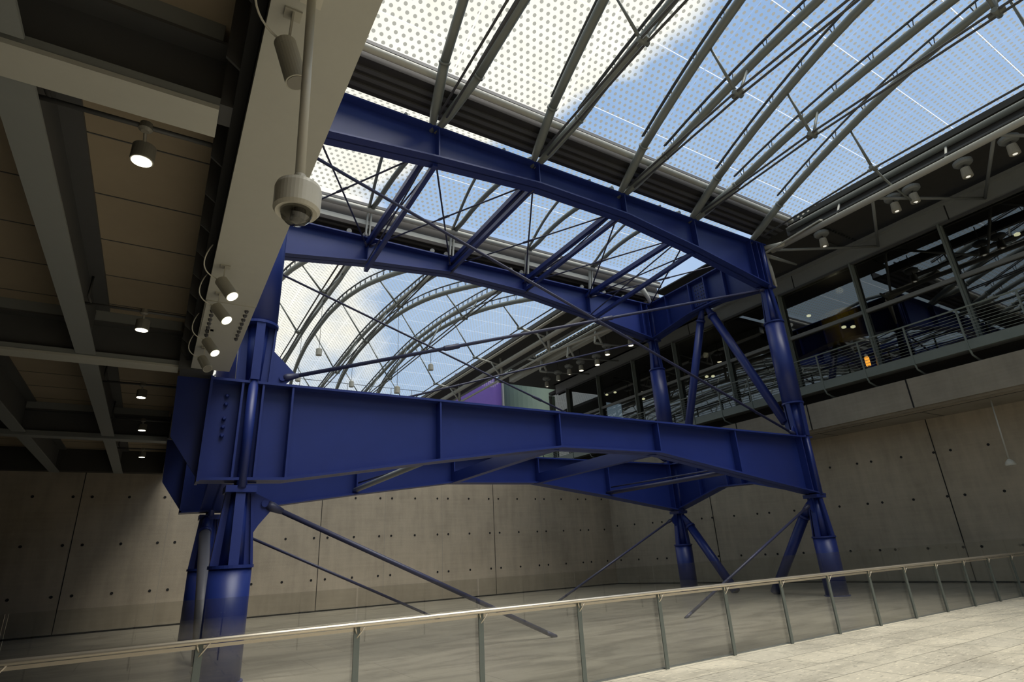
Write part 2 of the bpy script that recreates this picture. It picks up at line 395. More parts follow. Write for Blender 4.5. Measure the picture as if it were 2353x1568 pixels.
ll = ibeam('plate_girder', 'short lower blue girder between the two left columns, below the ceiling', 'Y', XL, [(10.9, 3.0), (12.9, 3.52), (14.3, 3.57), (16.6, 2.98)], 4.76, 0.25, [12.9, 14.3], 0)
lu = ibeam('plate_girder', 'short upper blue girder between the two left columns behind the grey edge beam', 'Y', XL, [(10.9, 10.4), (12.9, 10.7), (14.3, 10.7), (16.6, 10.4)], 11.85, 0.25, [12.9, 14.3], 0)
# chamfered end plates of the lower girders
for par, pz in ((fb, YF), (bb, YB)):
    obj('end_web_plate', MB().prism([(0.53, pz - 0.02, 3.0), (0.02, pz - 0.02, 3.73), (-0.02, pz - 0.02, 4.78), (0.53, pz - 0.02, 4.78)], (0, 0.05, 0)), BLUE, par)
    obj('end_plate', MB().box(0.48, 0.52, pz - 0.25, pz + 0.25, 2.98, 4.78), BLUE, par)
for z in (3.78, 3.93, 4.08, 4.34, 4.49):
    obj('bolt', MB().lathe((0.78, YF - 0.02, z), [(0.035, 0), (0.035, 0.05), (0.02, 0.07)], (0, -1, 0), 8), BLUE, fb)
# bolted splice on the right upper girder
obj('splice_plate', MB().box(XR - 0.06, XR - 0.025, 13.35, 14.05, 10.75, 11.7), BLUE, ru)
for y in (13.5, 13.62, 13.78, 13.9):
    for z in (10.85, 11.0, 11.15, 11.3, 11.45, 11.6):
        obj('bolt', MB().lathe((XR - 0.06, y, z), [(0.022, 0), (0.022, 0.03)], (-1, 0, 0), 6), BOLT, ru)

def column(label, x, y, upper=True):
    t = thing('steel_column', label, 'column', (x, y, -0.02), 'four blue columns of the steel frame')
    def cruc(nm, z0, z1, w0, w1):
        m = MB()
        for ax in (0, 1):
            rings = []
            for z, wd in ((z0, w0), (z1, w1)):
                if ax: rings.append([(x - wd, y - 0.025, z), (x + wd, y - 0.025, z), (x + wd, y + 0.025, z), (x - wd, y + 0.025, z)])
                else: rings.append([(x - 0.025, y - wd, z), (x + 0.025, y - wd, z), (x + 0.025, y + wd, z), (x - 0.025, y + wd, z)])
            m.loft(rings)
        # edge fins on the cross plates
        for sx, sy in ((1, 0), (-1, 0), (0, 1), (0, -1)):
            rings = []
            for z, wd in ((z0, w0), (z1, w1)):
                cx, cy = x + sx * wd, y + sy * wd; a = 0.02 if sx else 0.075; b = 0.02 if sy else 0.075
                rings.append([(cx - a, cy - b, z), (cx + a, cy - b, z), (cx + a, cy + b, z), (cx - a, cy + b, z)])
            m.loft(rings)
        obj(nm, m, BLUE, t)
        obj('core_tube', MB().tube([(x, y, z0), (x, y, z1)], [0.19 if w0 > w1 else 0.13, 0.13 if w0 > w1 else 0.19], 16), BLUE, t)
    obj('base_plate', MB().lathe((x, y, -0.02), [(0.36, 0), (0.36, 0.03)], seg=32), BLUE, t)
    obj('tube_shaft', MB().tube([(x, y, 0.0), (x, y, 1.66)], 0.32, 32), BLUE, t)
    obj('collar', MB().lathe((x, y, 1.63), [(0.345, 0), (0.345, 0.05)], seg=32), BLUE, t)
    cruc('tapered_head', 1.68, 2.86, 0.30, 0.19)
    obj('cap_plate', MB().box(x - 0.24, x + 0.24, y - 0.24, y + 0.24, 2.82, 2.93), BLUE, t)
    m = MB()
    for yy in (y - 0.19, y + 0.19): m.tube([(x, yy, 2.9), (x, yy, 4.8)], 0.085, 16)
    obj('through_tube', m, BLUE, t)
    cruc('tapered_foot', 4.78, 5.90, 0.27, 0.30)
    obj('collar', MB().lathe((x, y, 5.88), [(0.345, 0), (0.345, 0.05)], seg=32), BLUE, t)
    obj('tube_shaft', MB().tube([(x, y, 5.9), (x, y, 8.85)], 0.32, 32), BLUE, t)
    obj('collar', MB().lathe((x, y, 8.82), [(0.345, 0), (0.345, 0.05)], seg=32), BLUE, t)
    cruc('tapered_head', 8.86, 10.15, 0.29, 0.17)
    m = MB()
    for yy in (y - 0.19, y + 0.19): m.tube([(x, yy, 10.15), (x, yy, 11.98)], 0.085, 16)
    obj('through_tube', m, BLUE, t)
    return t
cFL = column('blue column at lower left, the nearest of the frame', XL, YF)
cBL = column('blue column hidden in shade just behind the nearest left one', XL, YB)
cFR = column('blue column at the right end of the nearest girder', XR, YF)
cBR = column('slimmer looking far blue column between nearest girder and concrete corner', XR, YB)

def rod(label, p0, p1, r=0.034, tb=None, m=None, name='tie_rod', group='tie rods of the blue steel frame'):
    p0 = Vector(p0); p1 = Vector(p1); d = (p1 - p0).normalized(); m = m or BLUE_ROD
    t = thing(name, label, 'rod', p0, group)
    obj('rod', MB().tube([p0 + d * 0.25, p1 - d * 0.25], r, 10), m, t)
    for p, s in ((p0, 1), (p1, -1)):
        if p.z < 0:
            obj('foot', MB().tube([p, p + d * s * 0.3], r, 10), m, t); continue
        obj('clevis', MB().tube([p + d * s * 0.02, p + d * s * 0.1, p + d * s * 0.3], [r * 1.6, r * 1.9, r * 1.1], 10), m, t)
    for f in (tb or ()):
        c = p0.lerp(p1, f)
        obj('turnbuckle', MB().tube([c - d * 0.22, c - d * 0.18, c + d * 0.18, c + d * 0.22], [r * 1.1, r * 1.55, r * 1.55, r * 1.1], 10), m, t)
    return t

def gusset(par, poly, ext):
    obj('gusset_plate', MB().prism(poly, ext), BLUE, par)
def pin(par, c, ax=(0, 1, 0)):
    obj('pin', MB().lathe(Vector(c) - Vector(ax) * 0.05, [(0.06, 0), (0.06, 0.1)], ax, 12), BLUE, par)
# front face: upper storey cross, lower storey stays
yg = YF - 0.015
gusset(cFL, [(XL + 0.1, yg, 4.78), (XL + 0.55, yg, 4.80), (XL + 0.75, yg, 5.02), (XL + 0.25, yg, 5.5), (XL + 0.22, yg, 6.3), (XL + 0.1, yg, 6.3)], (0, 0.03, 0)); pin(cFL, (XL + 0.5, YF, 4.93))
gusset(cFL, [(XL + 0.1, yg, 2.9), (XL + 0.62, yg, 2.65), (XL + 0.35, yg, 2.3), (XL + 0.12, yg, 1.9)], (0, 0.03, 0)); pin(cFL, (XL + 0.42, YF, 2.65))
gusset(cFR, [(XR - 0.1, yg, 4.78), (XR - 0.5, yg, 4.80), (XR - 0.2, yg, 5.3)], (0, 0.03, 0))
gusset(cFR, [(XR - 0.1, yg, 2.9), (XR - 0.5, yg, 2.65), (XR - 0.1, yg, 2.2)], (0, 0.03, 0))
yg = YB - 0.015
gusset(cBL, [(XL + 0.1, yg, 2.9), (XL + 0.62, yg, 2.65), (XL + 0.35, yg, 2.3), (XL + 0.12, yg, 1.9)], (0, 0.03, 0))
gusset(cBR, [(XR - 0.1, yg, 2.9), (XR - 0.5, yg, 2.6), (XR - 0.1, yg, 2.2)], (0, 0.03, 0))
rod('long rod rising from the near left column foot to the right column head', (XL + 0.5, YF, 4.93), (XR - 0.15, YF, 10.15), 0.04, (0.22, 0.52))
rod('long rod falling from the grey edge beam to the nearest girder right end', (XL + 0.2, YF, 10.3), (XR - 0.3, YF, 4.85), 0.04)
rod('far rod falling across the arched roof view from upper left to the nearest girder', (XL + 0.2, YB, 10.3), (XR - 0.3, YB, 4.9), 0.034, (0.62,))
rod('far rod rising to the right past the green drum towards the far column head', (XL + 0.4, YB, 4.93), (XR - 0.3, YB, 10.2), 0.034)
rod('thick stay from the near left column down to the floor behind the glass railing', (XL + 0.45, YF, 2.64), (7.45, YF - 0.1, -0.02), 0.045)
rod('thinner far stay slanting to the floor parallel below the thick one', (XL + 0.4, YB, 2.64), (7.35, YB - 0.4, -0.02), 0.036)
rod('stay from the far right column falling left to the floor', (XR - 0.45, YB, 2.6), (11.1, YB - 0.3, -0.02), 0.036)
rod('stay from the near right column falling left to the floor in front of the wall', (XR - 0.4, YF, 2.6), (11.25, YF - 0.1, -0.02), 0.036)

def strut(label, p0, p1, r=0.155, collar=True):
    p0 = Vector(p0); p1 = Vector(p1); d = (p1 - p0).normalized()
    t = thing('brace_tube', label, 'brace', p1, 'tubular braces of the blue steel frame')
    obj('tube', MB().tube([p0 + d * 0.55, p1 - d * 0.05], r, 20), GREY_TUBE if label.startswith('grey') else BLUE, t)
    obj('end_cone', MB().tube([p0, p0 + d * 0.12, p0 + d * 0.5], [0.06, 0.09, r * 0.95], 16), BLUE, t)
    obj('collar', MB().tube([p0 + d * 0.5, p0 + d * 0.58], r * 1.18, 20), BLUE, t)
    return t
strut('blue tube brace from upper right girder down to the far column', (XR, 13.75, 10.62), (XR, 15.9, 4.85))
strut('blue tube brace from upper right girder down to the near right column', (XR, 13.55, 10.62), (XR, 11.25, 5.3))
gusset(cFR, [(XR - 0.02, 10.95, 4.8), (XR - 0.02, 11.3, 5.05), (XR - 0.02, 11.32, 5.4), (XR - 0.02, 10.95, 5.9)], (0.04, 0, 0)); pin(cFR, (XR, 11.2, 5.3), (1, 0, 0))
strut('blue tube brace in shade from near right column down to the floor', (XR, 11.05, 2.75), (XR, 13.0, -0.02))
strut('blue tube brace from the far right column down to the floor', (XR, 16.45, 2.75), (XR, 14.5, -0.02))
tb = strut('grey tube brace beside the near left column, foot on the floor', (XL - 0.1, 16.4, 2.85), (XL - 0.1, 13.2, -0.02), 0.12)
strut('blue tube brace behind the near left column above the girder', (XL, 13.6, 10.5), (XL, 11.3, 5.2))

# cross members between the two faces
for k, x in enumerate(GX):
    wd = ('first', 'second', 'third', 'fourth')[k]
    t = thing('cross_strut', f'{wd} pair of dark blue bars from the left linking the two upper girders', 'strut', (x, (YF + YB) / 2, 11.0), 'bars between the upper girders')
    zf = UPF[k + 2][1]; zb_ = UPB[k + 2][1]
    obj('upper_bar', MB().obar((x, YF + 0.03, 11.72), (x, YB - 0.03, 11.68), 0.16, 0.16), BLUE, t)
    obj('lower_bar', MB().obar((x, YF + 0.03, zf - 0.02 if k in (0, 3) else zf + 0.1), (x, YB - 0.03, zb_ - 0.25 if k in (0, 3) else zb_ + 0.1), 0.13, 0.13), BLUE, t)
    for a, b in (((x, YF + 0.1, 11.65), (x, YB - 0.1, zb_)), ((x, YF + 0.1, zf), (x, YB - 0.1, 11.6))):
        obj('diagonal_rod', MB().tube([a, b], 0.025, 8), BLUE_ROD, t)
    t = thing('cross_strut', f'{wd} blue bar from the left linking the two lower girders', 'strut', (x, (YF + YB) / 2, 3.6), 'bars between the lower girders')
    z0 = LOW[k + 2][1] + 0.12; z1 = LOWB[k + 2][1] + 0.12
    if k in (0, 3):
        obj('tube', MB().tube([(x, YF + 0.03, z0), (x, YB - 0.03, z1)], 0.07, 12), BLUE_ROD if k else MID_STEEL, t)
    else:
        obj('flat_beam', MB().obar((x, YF + 0.03, z0 + 0.05), (x, YB - 0.03, z1 + 0.05), 0.05, 0.32), BLUE, t)
        obj('lower_flange', MB().obar((x, YF + 0.03, z0 - 0.12), (x, YB - 0.03, z1 - 0.12), 0.2, 0.03), BLUE, t)
    obj('side_rod', MB().tube([(x + 0.05, YB - 0.05, z1 + 0.2), (x + 0.9, YF + 0.1, z0 + 0.25)], 0.025, 8), BLUE_ROD, t)
gx = [1.6] + GX + [17.6]
names = ['leftmost', 'second', 'third', 'fourth', 'rightmost']
for k, (a, b) in enumerate(zip(gx, gx[1:])):
    for q, (y0, y1) in enumerate(((YF + 0.2, YB - 0.2), (YB - 0.2, YF + 0.2))):
        rod(f'thin crossing roof-level rod in the {names[k]} bay, ' + ('running back to the right' if q == 0 else 'running back to the left'),
            (a + 0.05, y0, 11.55), (b - 0.05, y1, 11.55), 0.026, (0.5,) if q else None, None, 'bracing_rod', 'crossing rods between the upper girders')

# ------------------------------------------------------------------ glazed vaults
def a_off(d):
    "sideways spread of a chord at distance d from its springing"
    pts = [(0, 0.0), (1.7, 0.45), (4.55, 0.77), (6.4, 0.97), (9, 1.12), (12, 1.2), (30, 1.2)]
    for (a, va), (b, vb) in zip(pts, pts[1:]):
        if a <= d <= b: return va + (vb - va) * (d - a) / (b - a)
    return 1.2
zA = lambda y: 14.3 - 0.0206 * y * y
zC = lambda y: 14.42 - 0.0118 * (y - 31.7) ** 2
def frange(a, b, n): return [a + (b - a) * i / n for i in range(n + 1)]

def truss(label, x, zf, y_spring, y_end, y_col, nodes, z_spring, z_node, group, sides=(-1, 1), rc=0.115, n=22, ladder=1.05, dbl=0.1, skew=1.0):
    sg = 1 if y_end > y_spring else -1
    mid = (y_spring + y_end) / 2
    def off(y, s=1): return a_off(min(abs(y - y_spring), abs(y_end - y))) * (skew if s < 0 else 1.0)
    t = thing('arched_truss', label, 'truss', (x, y_spring, z_spring), group)
    ys = frange(y_col, y_end - (y_col - y_spring), n)
    for s in sides:
        obj('arch_chord', MB().tube([(x + s * off(y, s), y, zf(y)) for y in ys], rc, 12), PIPE, t)
        # tapered plate from the girder up to the chord collar
        c0 = Vector((x + s * off(y_col, s), y_col, zf(y_col))); p0 = Vector((x + s * 0.06, y_spring, z_spring))
        obj('springing_plate', MB().tube([p0, p0.lerp(c0, 0.35), p0.lerp(c0, 0.75), c0], [0.07, 0.13, 0.125, 0.125], 8), PIPE, t)
        obj('chord_collar', MB().tube([c0 - (c0 - p0).normalized() * 0.03, c0 + (c0 - p0).normalized() * 0.03], rc * 1.25, 12), PIPE, t)
        obj('glazing_rail', MB().tube([(x + s * off(y, s), y, zf(y) + 0.36) for y in ys], 0.032, 6).tube([(x + s * off(y, s) + 0.07, y, zf(y) + 0.40) for y in ys], 0.022, 6), DARK_STEEL, t)
        y = y_col + sg * 0.3
        while (y_end - y) * sg > abs(y_col - y_spring):
            m = MB()
            for dy in (-0.07, 0.07):
                m.tube([(x + s * off(y, s), y + dy * 0.4, zf(y) + rc * 0.8), (x + s * off(y, s), y + dy, zf(y) + 0.36)], 0.014, 4)
            obj('rail_bracket', m, DARK_STEEL, t)
            y += sg * ladder
    m = MB()
    seq = [(y_spring + sg * 0.6, z_spring + 0.05)] + [(y, z_node) for y in nodes]
    for sx in ((-dbl, dbl) if len(sides) == 2 else (0.0,)):
        m.tube([(x + sx, y, z) for y, z in seq] + [(x + sx, y_end - sg * 0.6, z_spring + 0.05)], 0.032, 8)
    obj('tension_rod', m, DARK_STEEL, t)
    for y in nodes:
        m = MB()
        for s in sides:
            m.tube([(x + s * off(y, s), y, zf(y)), (x + s * dbl * 0.8, y, z_node + 0.05)], [0.03, 0.045], 8)
        obj('web_strut', m, PIPE, t)
        obj('node_casting', MB().tube([(x - dbl - 0.06, y, z_node), (x + dbl + 0.06, y, z_node)], 0.065, 10).tube([(x, y - 0.16, z_node), (x, y + 0.16, z_node)], 0.05, 8), PIPE, t)
    return t

gA = 'arched trusses of the roof over the viewer'
TA = [(4.75, 'leftmost whole'), (7.85, 'second'), (11.1, 'third'), (14.3, 'fourth')]
for x, nm in TA:
    truss(f'{nm} twin-tube roof truss springing from the upper blue girder', x, zA, 10.87, -10.87, 9.18, [6.3, 1.95, -1.95, -6.3], 11.98, 12.25, gA)
truss('twin-tube roof truss above the grey edge beam, mostly hidden by it', 1.6, zA, 10.87, -10.87, 9.18, [6.3, 1.95, -1.95, -6.3], 11.98, 12.25, gA)
te = truss('rightmost roof truss with a single arched tube beside the dark eaves', 17.5, zA, 10.87, -10.87, 9.18, [6.3, 1.95, -1.95, -6.3], 11.98, 12.25, gA, sides=(-1,))
for y in (6.3, 1.95):
    obj('edge_arm', MB().tube([(17.5, y, 12.25), (18.3, y, 11.95), (19.4, y - 0.1, 11.5)], 0.035, 8), PIPE, te)
gC = 'arched trusses of the far roof'
for x, nm in ((1.45, 'leftmost far'), (4.6, 'second far'), (7.9, 'third far'), (11.1, 'fourth far'), (14.2, 'rightmost single-tube')):
    truss(f'{nm} arched roof truss beyond the upper blue girders', x, zC, 16.95, 46.45, 18.6, [21.8, 26.6, 32.1, 37.4, 42.5], 12.0, 12.15, gC, n=30, ladder=0.62, rc=0.11, sides=(-1,) if x > 14 else (-1, 1), skew=1.2)

def vault_glass(name, zf, ya, yb, x0, x1, n, dz):
    ys = frange(ya, yb, n); b = bmesh.new(); uvl = b.loops.layers.uv.new('UVMap'); arc = 0; prev = None; rows = []
    for y in ys:
        z = zf(y) + dz
        if prev: arc += math.hypot(y - prev[0], z - prev[1])
        prev = (y, z)
        rows.append((b.verts.new((x0, y, z)), b.verts.new((x1, y, z)), arc))
    for r0, r1 in zip(rows, rows[1:]):
        f = b.faces.new((r0[0], r0[1], r1[1], r1[0]))
        for lp, (u, v) in zip(f.loops, ((x0, r0[2]), (x1, r0[2]), (x1, r1[2]), (x0, r1[2]))): lp[uvl].uv = (u, v)
        f.smooth = True
    me = bpy.data.meshes.new(name); b.to_mesh(me); b.free(); me.materials.append(ROOF_GLASS)
    o = bpy.data.objects.new(name, me); COL.objects.link(o); o['kind'] = 'structure'
    return o
bays = [-14.0, -4.9, -1.6, 1.6, 4.75, 7.85, 11.1, 14.3, 18.8, 25.5]
wn = 1
for a, b_ in zip(bays, bays[1:]):
    vault_glass(f'window_{wn}', zA, -10.4, 9.65, a + 0.02, b_ - 0.02, 26, 0.47); wn += 1
zB = lambda y: 13.55 - 0.085 * (y - 13.55) ** 2
for a, b_ in zip(bays[:-1], bays[1:-1]):
    vault_glass(f'window_{wn}', zB, 11.15, 15.95, a + 0.02, min(b_, 18.4) - 0.02, 10, 0.0); wn += 1
for a, b_ in zip([-14.0, -4.9, -1.6, 1.5, 4.6, 7.9, 11.1, 15.2], [-4.9, -1.6, 1.5, 4.6, 7.9, 11.1, 15.2, 22.0]):
    vault_glass(f'window_{wn}', zC, 17.6, 50.0, a + 0.02, b_ - 0.02, 30, 0.47); wn += 1

# middle vault: short pipes
for k, x in enumerate([1.6] + [v for v, _ in TA]):
    t = thing('roof_rib', f'{names[k]} pair of slim pipes in the small middle roof bay above the crossing rods', 'rib', (x, 16.2, 12.75), 'ribs of the middle roof')
    for s, r in ((-1, 0.05), (1, 0.085)):
        obj('pipe', MB().tube([(x + s * 0.06, 16.1, 12.85)] + [(x + s * (0.06 + 0.42 * min(1, q / 6)), 16.1 - 0.5 * q, zB(16.1 - 0.5 * q) - 0.25) for q in range(1, 10)], r, 10), PIPE, t)
    obj('post', MB().obar((x - 0.06, 16.35, 11.9), (x - 0.06, 16.2, 12.85), 0.05, 0.09).obar((x + 0.06, 16.35, 11.9), (x + 0.06, 16.2, 12.85), 0.05, 0.09), LIGHT_STEEL, t)

# ------------------------------------------------------------------ gutters
def gutter(label, y0, y1, zb_, x0, x1, near_pipe_y, pipe_z, light):
    t = thing('roof_gutter', label, 'gutter', ((x0 + x1) / 2, (y0 + y1) / 2, zb_))
    obj('trough', MB().box(x0, x1, y0, y1, zb_, zb_ + 0.04).box(x0, x1, y0, y0 + 0.04, zb_ + 0.04, zb_ + 0.42).box(x0, x1, y1 - 0.04, y1, zb_ + 0.04, zb_ + 0.42), GUTTER, t)
    m = MB()
    for f in (0.22, 0.45, 0.72): m.box(x0, x1, y0 + (y1 - y0) * f, y0 + (y1 - y0) * f + 0.12, zb_ - 0.05, zb_)
    obj('soffit_rib', m, DARK_STEEL, t)
    obj('edge_pipe', MB().tube([(x0, near_pipe_y, pipe_z), (x1, near_pipe_y, pipe_z)], 0.095, 14), light, t)
    obj('glazing_sill', MB().box(x0, x1, near_pipe_y - 0.06, near_pipe_y - 0.02, pipe_z + 0.1, pipe_z + 0.2), DARK_STEEL, t)
    return t
g1 = gutter('dark roof gutter with pale edge pipe running above the upper blue girder', 9.95, 11.0, 12.56, -14, 18.7, 9.8, 12.72, LIGHT_STEEL)
for k in range(34):
    x = 1.9 + k * 0.5
    obj('slot_rod', MB().tube([(x, 11.0, 12.75), (x, 11.16, 12.95)], 0.014, 5), DARK_STEEL, g1)
g2 = gutter('far dark roof gutter with pale edge pipe and flange behind the crossing rods', 16.35, 17.5, 12.45, -14, 18.3, 16.15, 12.78, LIGHT_STEEL)
obj('lower_flange', MB().box(-14, 18.3, 16.3, 16.5, 12.28, 12.45), LIGHT_STEEL, g2)
obj('inner_face', MB().box(-14, 18.3, 17.3, 17.36, 11.9, 12.45), GUTTER, g2)

# small round floodlights standing on the far upper girder
for k, (x, lb) in enumerate([(4.2, 'left of the first bar'), (4.75, 'behind the first bar'), (7.2, 'left of the second bar'), (7.75, 'behind the second bar'), (8.2, 'right of the second bar'),
                             (10.5, 'left of the third bar'), (11.0, 'behind the third bar'), (14.0, 'behind the fourth bar'), (15.2, 'near the right end'), (16.3, 'at the right end')]):
    t = thing('uplight', f'small white round uplight on the far upper girder {lb}', 'light', (x, YB - 0.12, 11.9), 'uplights on the far upper girder')
    obj('bracket', MB().box(x - 0.02, x + 0.02, YB - 0.14, YB - 0.1, 11.9, 12.02), DARK_STEEL, t)
    obj('lamp_head', MB().lathe((x, YB - 0.02, 12.04), [(0.05, 0), (0.085, 0.06), (0.085, 0.13)], (-0.2, -1, -0.2), 14), CREAM, t)
for k, (x, lb) in enumerate([(3.9, 'first'), (5.6, 'second'), (7.1, 'third'), (8.9, 'fourth'), (10.3, 'fifth'), (11.6, 'sixth'), (13.6, 'seventh'), (15.0, 'eighth')]):
    tag(obj('uplight', MB().lathe((x, YF + 0.1, 12.0), [(0.09, 0), (0.12, 0.06), (0.1, 0.16), (0.03, 0.2)], (0, 0, 1), 12), BOLT),
        f'small dark round uplight silhouetted in the bright slot, {lb} from the left', 'light', 'dark uplights on the near upper girder')

# ------------------------------------------------------------------ right-hand eaves and building
t = thing('eaves_truss', 'grey tubular eaves truss along the dark soffit at right', 'truss', (18.8, 8, 11.6))
obj('edge_pipe', MB().tube([(18.85, -12, 12.55), (18.85, 10.1, 12.55)], 0.10, 14), PIPE, t)
obj('lower_pipe', MB().tube([(18.35, -12, 11.78), (18.35, 10.6, 11.78)], 0.105, 14), LIGHT_STEEL, t)
tf = thing('eaves_truss', 'far pale eaves pipes running down to the purple panel beyond the blue frame', 'truss', (15.4, 30, 12.0))
obj('edge_pipe', MB().tube([(15.25, 17.4, 12.3), (15.25, 48, 12.3)], 0.075, 14), LIGHT_STEEL, tf)
obj('glazing_sill', MB().box(15.0, 15.08, 17.4, 48, 12.3, 12.5), DARK_STEEL, tf)
obj('lower_pipe', MB().tube([(15.75, 17.0, 11.85), (15.75, 48, 11.85)], 0.13, 14), LIGHT_STEEL, tf)
obj('inner_pipe', MB().tube([(16.6, 17.0, 11.9), (16.6, 48, 11.9)], 0.07, 12), MID_STEEL, tf)
obj('head_pipe', MB().tube([(18.35, 10.0, 11.78), (18.05, 10.87, 11.9)], 0.1, 12), LIGHT_STEEL, t)
obj('dark_trough', MB().box(18.95, 19.15, -12, 10.2, 12.35, 12.7).box(18.45, 18.8, -12, 9.6, 12.0, 12.06), DARK_STEEL, t)
zz = [10.6, 6.9, 3.6, 0.2, -3.2, -6.6]
for a, b_ in zip(zz, zz[1:]):
    obj('diagonal', MB().tube([(18.35, a, 11.8), (22.4, (a + b_) / 2, 12.05)], 0.05, 10), MID_STEEL, t)
    obj('diagonal', MB().tube([(22.4, (a + b_) / 2, 12.05), (18.35, b_, 11.8)], 0.05, 10), MID_STEEL, t)
    obj('hanger', MB().tube([(18.85, b_ + 1.2, 12.5), (18.4, b_ + 1.2, 11.85)], 0.035, 8), LIGHT_STEEL, t)
obj('fan_plate', MB().prism([(18.0, 10.75, 11.62), (18.25, 8.6, 11.92), (18.45, 8.6, 11.98), (18.25, 10.75, 11.72)], (0, 0, 0.05)), LIGHT_STEEL, t)
tt = thing('bracket_arm', 'pale forked steel bracket on the near right blue column head', 'bracket', (18.1, 10.87, 11.0))
obj('hub', MB().lathe((18.12, 10.85, 11.55), [(0.08, 0), (0.12, 0.08), (0.12, 0.3), (0.06, 0.4)], seg=14), LIGHT_STEEL, tt)
obj('tapered_leg', MB().tube([(18.2, 10.85, 11.6), (18.3, 10.8, 11.1), (18.35, 10.75, 10.35)], [0.12, 0.09, 0.04], 8), LIGHT_STEEL, tt)
obj('side_arm', MB().tube([(18.2, 10.85, 11.7), (19.6, 10.5, 11.45)], [0.08, 0.04], 8), MID_STEEL, tt)
tt = thing('bracket_arm', 'pale tapered steel bracket on the far column head below the gutter', 'bracket', (17.9, 16.6, 11.9))
obj('tapered_leg', MB().tube([(17.95, 16.5, 11.75), (17.6, 16.3, 12.1), (17.1, 16.2, 12.6)], [0.05, 0.09, 0.13], 8), LIGHT_STEEL, tt)
for y, lb in ((20.9, 'nearest'), (23.3, 'middle'), (26.0, 'farthest')):
    tt = thing('bracket_arm', f'pale A-shaped bracket under the far skylight strip, {lb} of three', 'bracket', (19.9, y, 12.3), 'brackets under the far skylight strip')
    obj('a_frame', MB().obar((18.3, y, 12.35), (18.15, y, 11.65), 0.09, 0.07).obar((18.3, y, 12.35), (18.65, y, 11.65), 0.09, 0.07).obar((18.15, y, 11.65), (18.65, y, 11.65), 0.09, 0.09), LIGHT_STEEL, tt)
    obj('arm', MB().tube([(18.65, y, 11.65), (21.6, y - 0.3, 11.8)], 0.05, 8), MID_STEEL, tt)
for y, lb in ((21.8, 'nearest'), (26.6, 'middle'), (32.1, 'farthest')):
    tt = thing('bracket_arm', f'pale V bracket on the far eaves pipes, {lb} of three', 'bracket', (15.75, y, 11.6), 'brackets on the far eaves pipes')
    obj('v_frame', MB().tube([(15.85, y, 12.35), (15.9, y, 11.1)], 0.075, 8).tube([(15.2, y, 12.0), (15.9, y, 11.1)], 0.05, 8).tube([(14.2, y, 12.15), (15.2, y, 12.0), (15.85, y, 11.9)], 0.05, 8), LIGHT_STEEL, tt)
obj('lower_diagonal', MB().tube([(16.4, 17.0, 10.9), (15.9, 21.8, 11.1), (15.9, 26.6, 11.1), (15.9, 32.1, 11.1), (15.9, 40, 11.1)], 0.065, 8), LIGHT_STEEL, tf)

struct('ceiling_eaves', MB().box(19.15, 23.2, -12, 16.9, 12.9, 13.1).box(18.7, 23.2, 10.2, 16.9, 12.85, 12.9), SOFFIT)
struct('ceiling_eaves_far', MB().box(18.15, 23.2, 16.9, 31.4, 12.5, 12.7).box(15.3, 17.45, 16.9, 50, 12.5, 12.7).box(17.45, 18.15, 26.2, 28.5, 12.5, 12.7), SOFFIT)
vault_glass(f'window_{wn}', lambda y: 12.6, 16.95, 26.2, 17.46, 18.14, 6, 0.0); wn += 1
struct('trim_2', MB().tube([(18.25, 17.0, 12.42), (18.25, 26.3, 12.42), (17.4, 26.3, 12.42)], 0.07, 10).box(18.45, 18.8, 17, 30, 12.15, 12.5), LIGHT_STEEL)
hb = thing('header_beam', 'long dark brown box beam above the glazed wall at right', 'beam', (22.6, 5, 11.9))
obj('box_section', MB().box(22.5, 22.95, -12, 30.5, 11.9, 12.62), MID_STEEL, hb)
obj('top_channel', MB().box(22.3, 22.5, -12, 30.5, 12.5, 12.62), MID_STEEL, hb)
obj('bottom_lip', MB().box(22.45, 22.55, -12, 30.5, 11.82, 11.9), DARK_STEEL, hb)
for y in (0.5, 6.4, 12.4, 18.4):
    obj('joint_seam', MB().box(22.494, 22.5, y - 0.02, y + 0.02, 11.9, 12.5), BLACK, hb)

fl = [(3.55, 'nearest'), (4.7, 'second nearest'), (6.15, 'third, close beside the fourth'), (6.72, 'fourth, just left of the third'), (9.2, 'farthest, beside the column bracket')]
def floodlight(x, y, z, label, glow, group):
    t = thing('floodlight', label, 'floodlight', (x, y, z), group)
    obj('gear_housing', MB().lathe((x, y + 0.0, z + 0.42), [(0.05, 0.0), (0.20, 0.0), (0.25, 0.05), (0.25, 0.13), (0.18, 0.18), (0.03, 0.2)], seg=24), MID_STEEL, t)
    obj('lamp_can', MB().lathe((x, y, z), [(0.135, 0.0), (0.14, 0.05), (0.12, 0.30), (0.05, 0.33)], seg=20), LAMP_GREY, t)
    obj('stem', MB().tube([(x, y, z + 0.3), (x, y, z + 0.45)], 0.02, 8).tube([(x, y, z + 0.6), (x, y, z + 1.25)], 0.02, 8), DARK_STEEL, t)
    o = obj('lens', MB().lathe((x, y, z - 0.006), [(0.06 if glow is GLOW_DIM else 0.12, 0), (0.06 if glow is GLOW_DIM else 0.12, 0.005)], seg=16), glow, t); o['label'] = 'lit lens'
    return t
for y, lb in fl:
    floodlight(19.35, y, 11.5, f'caged floodlight under the right eaves, {lb}', GLOW_DIM, 'floodlights under the near right eaves')
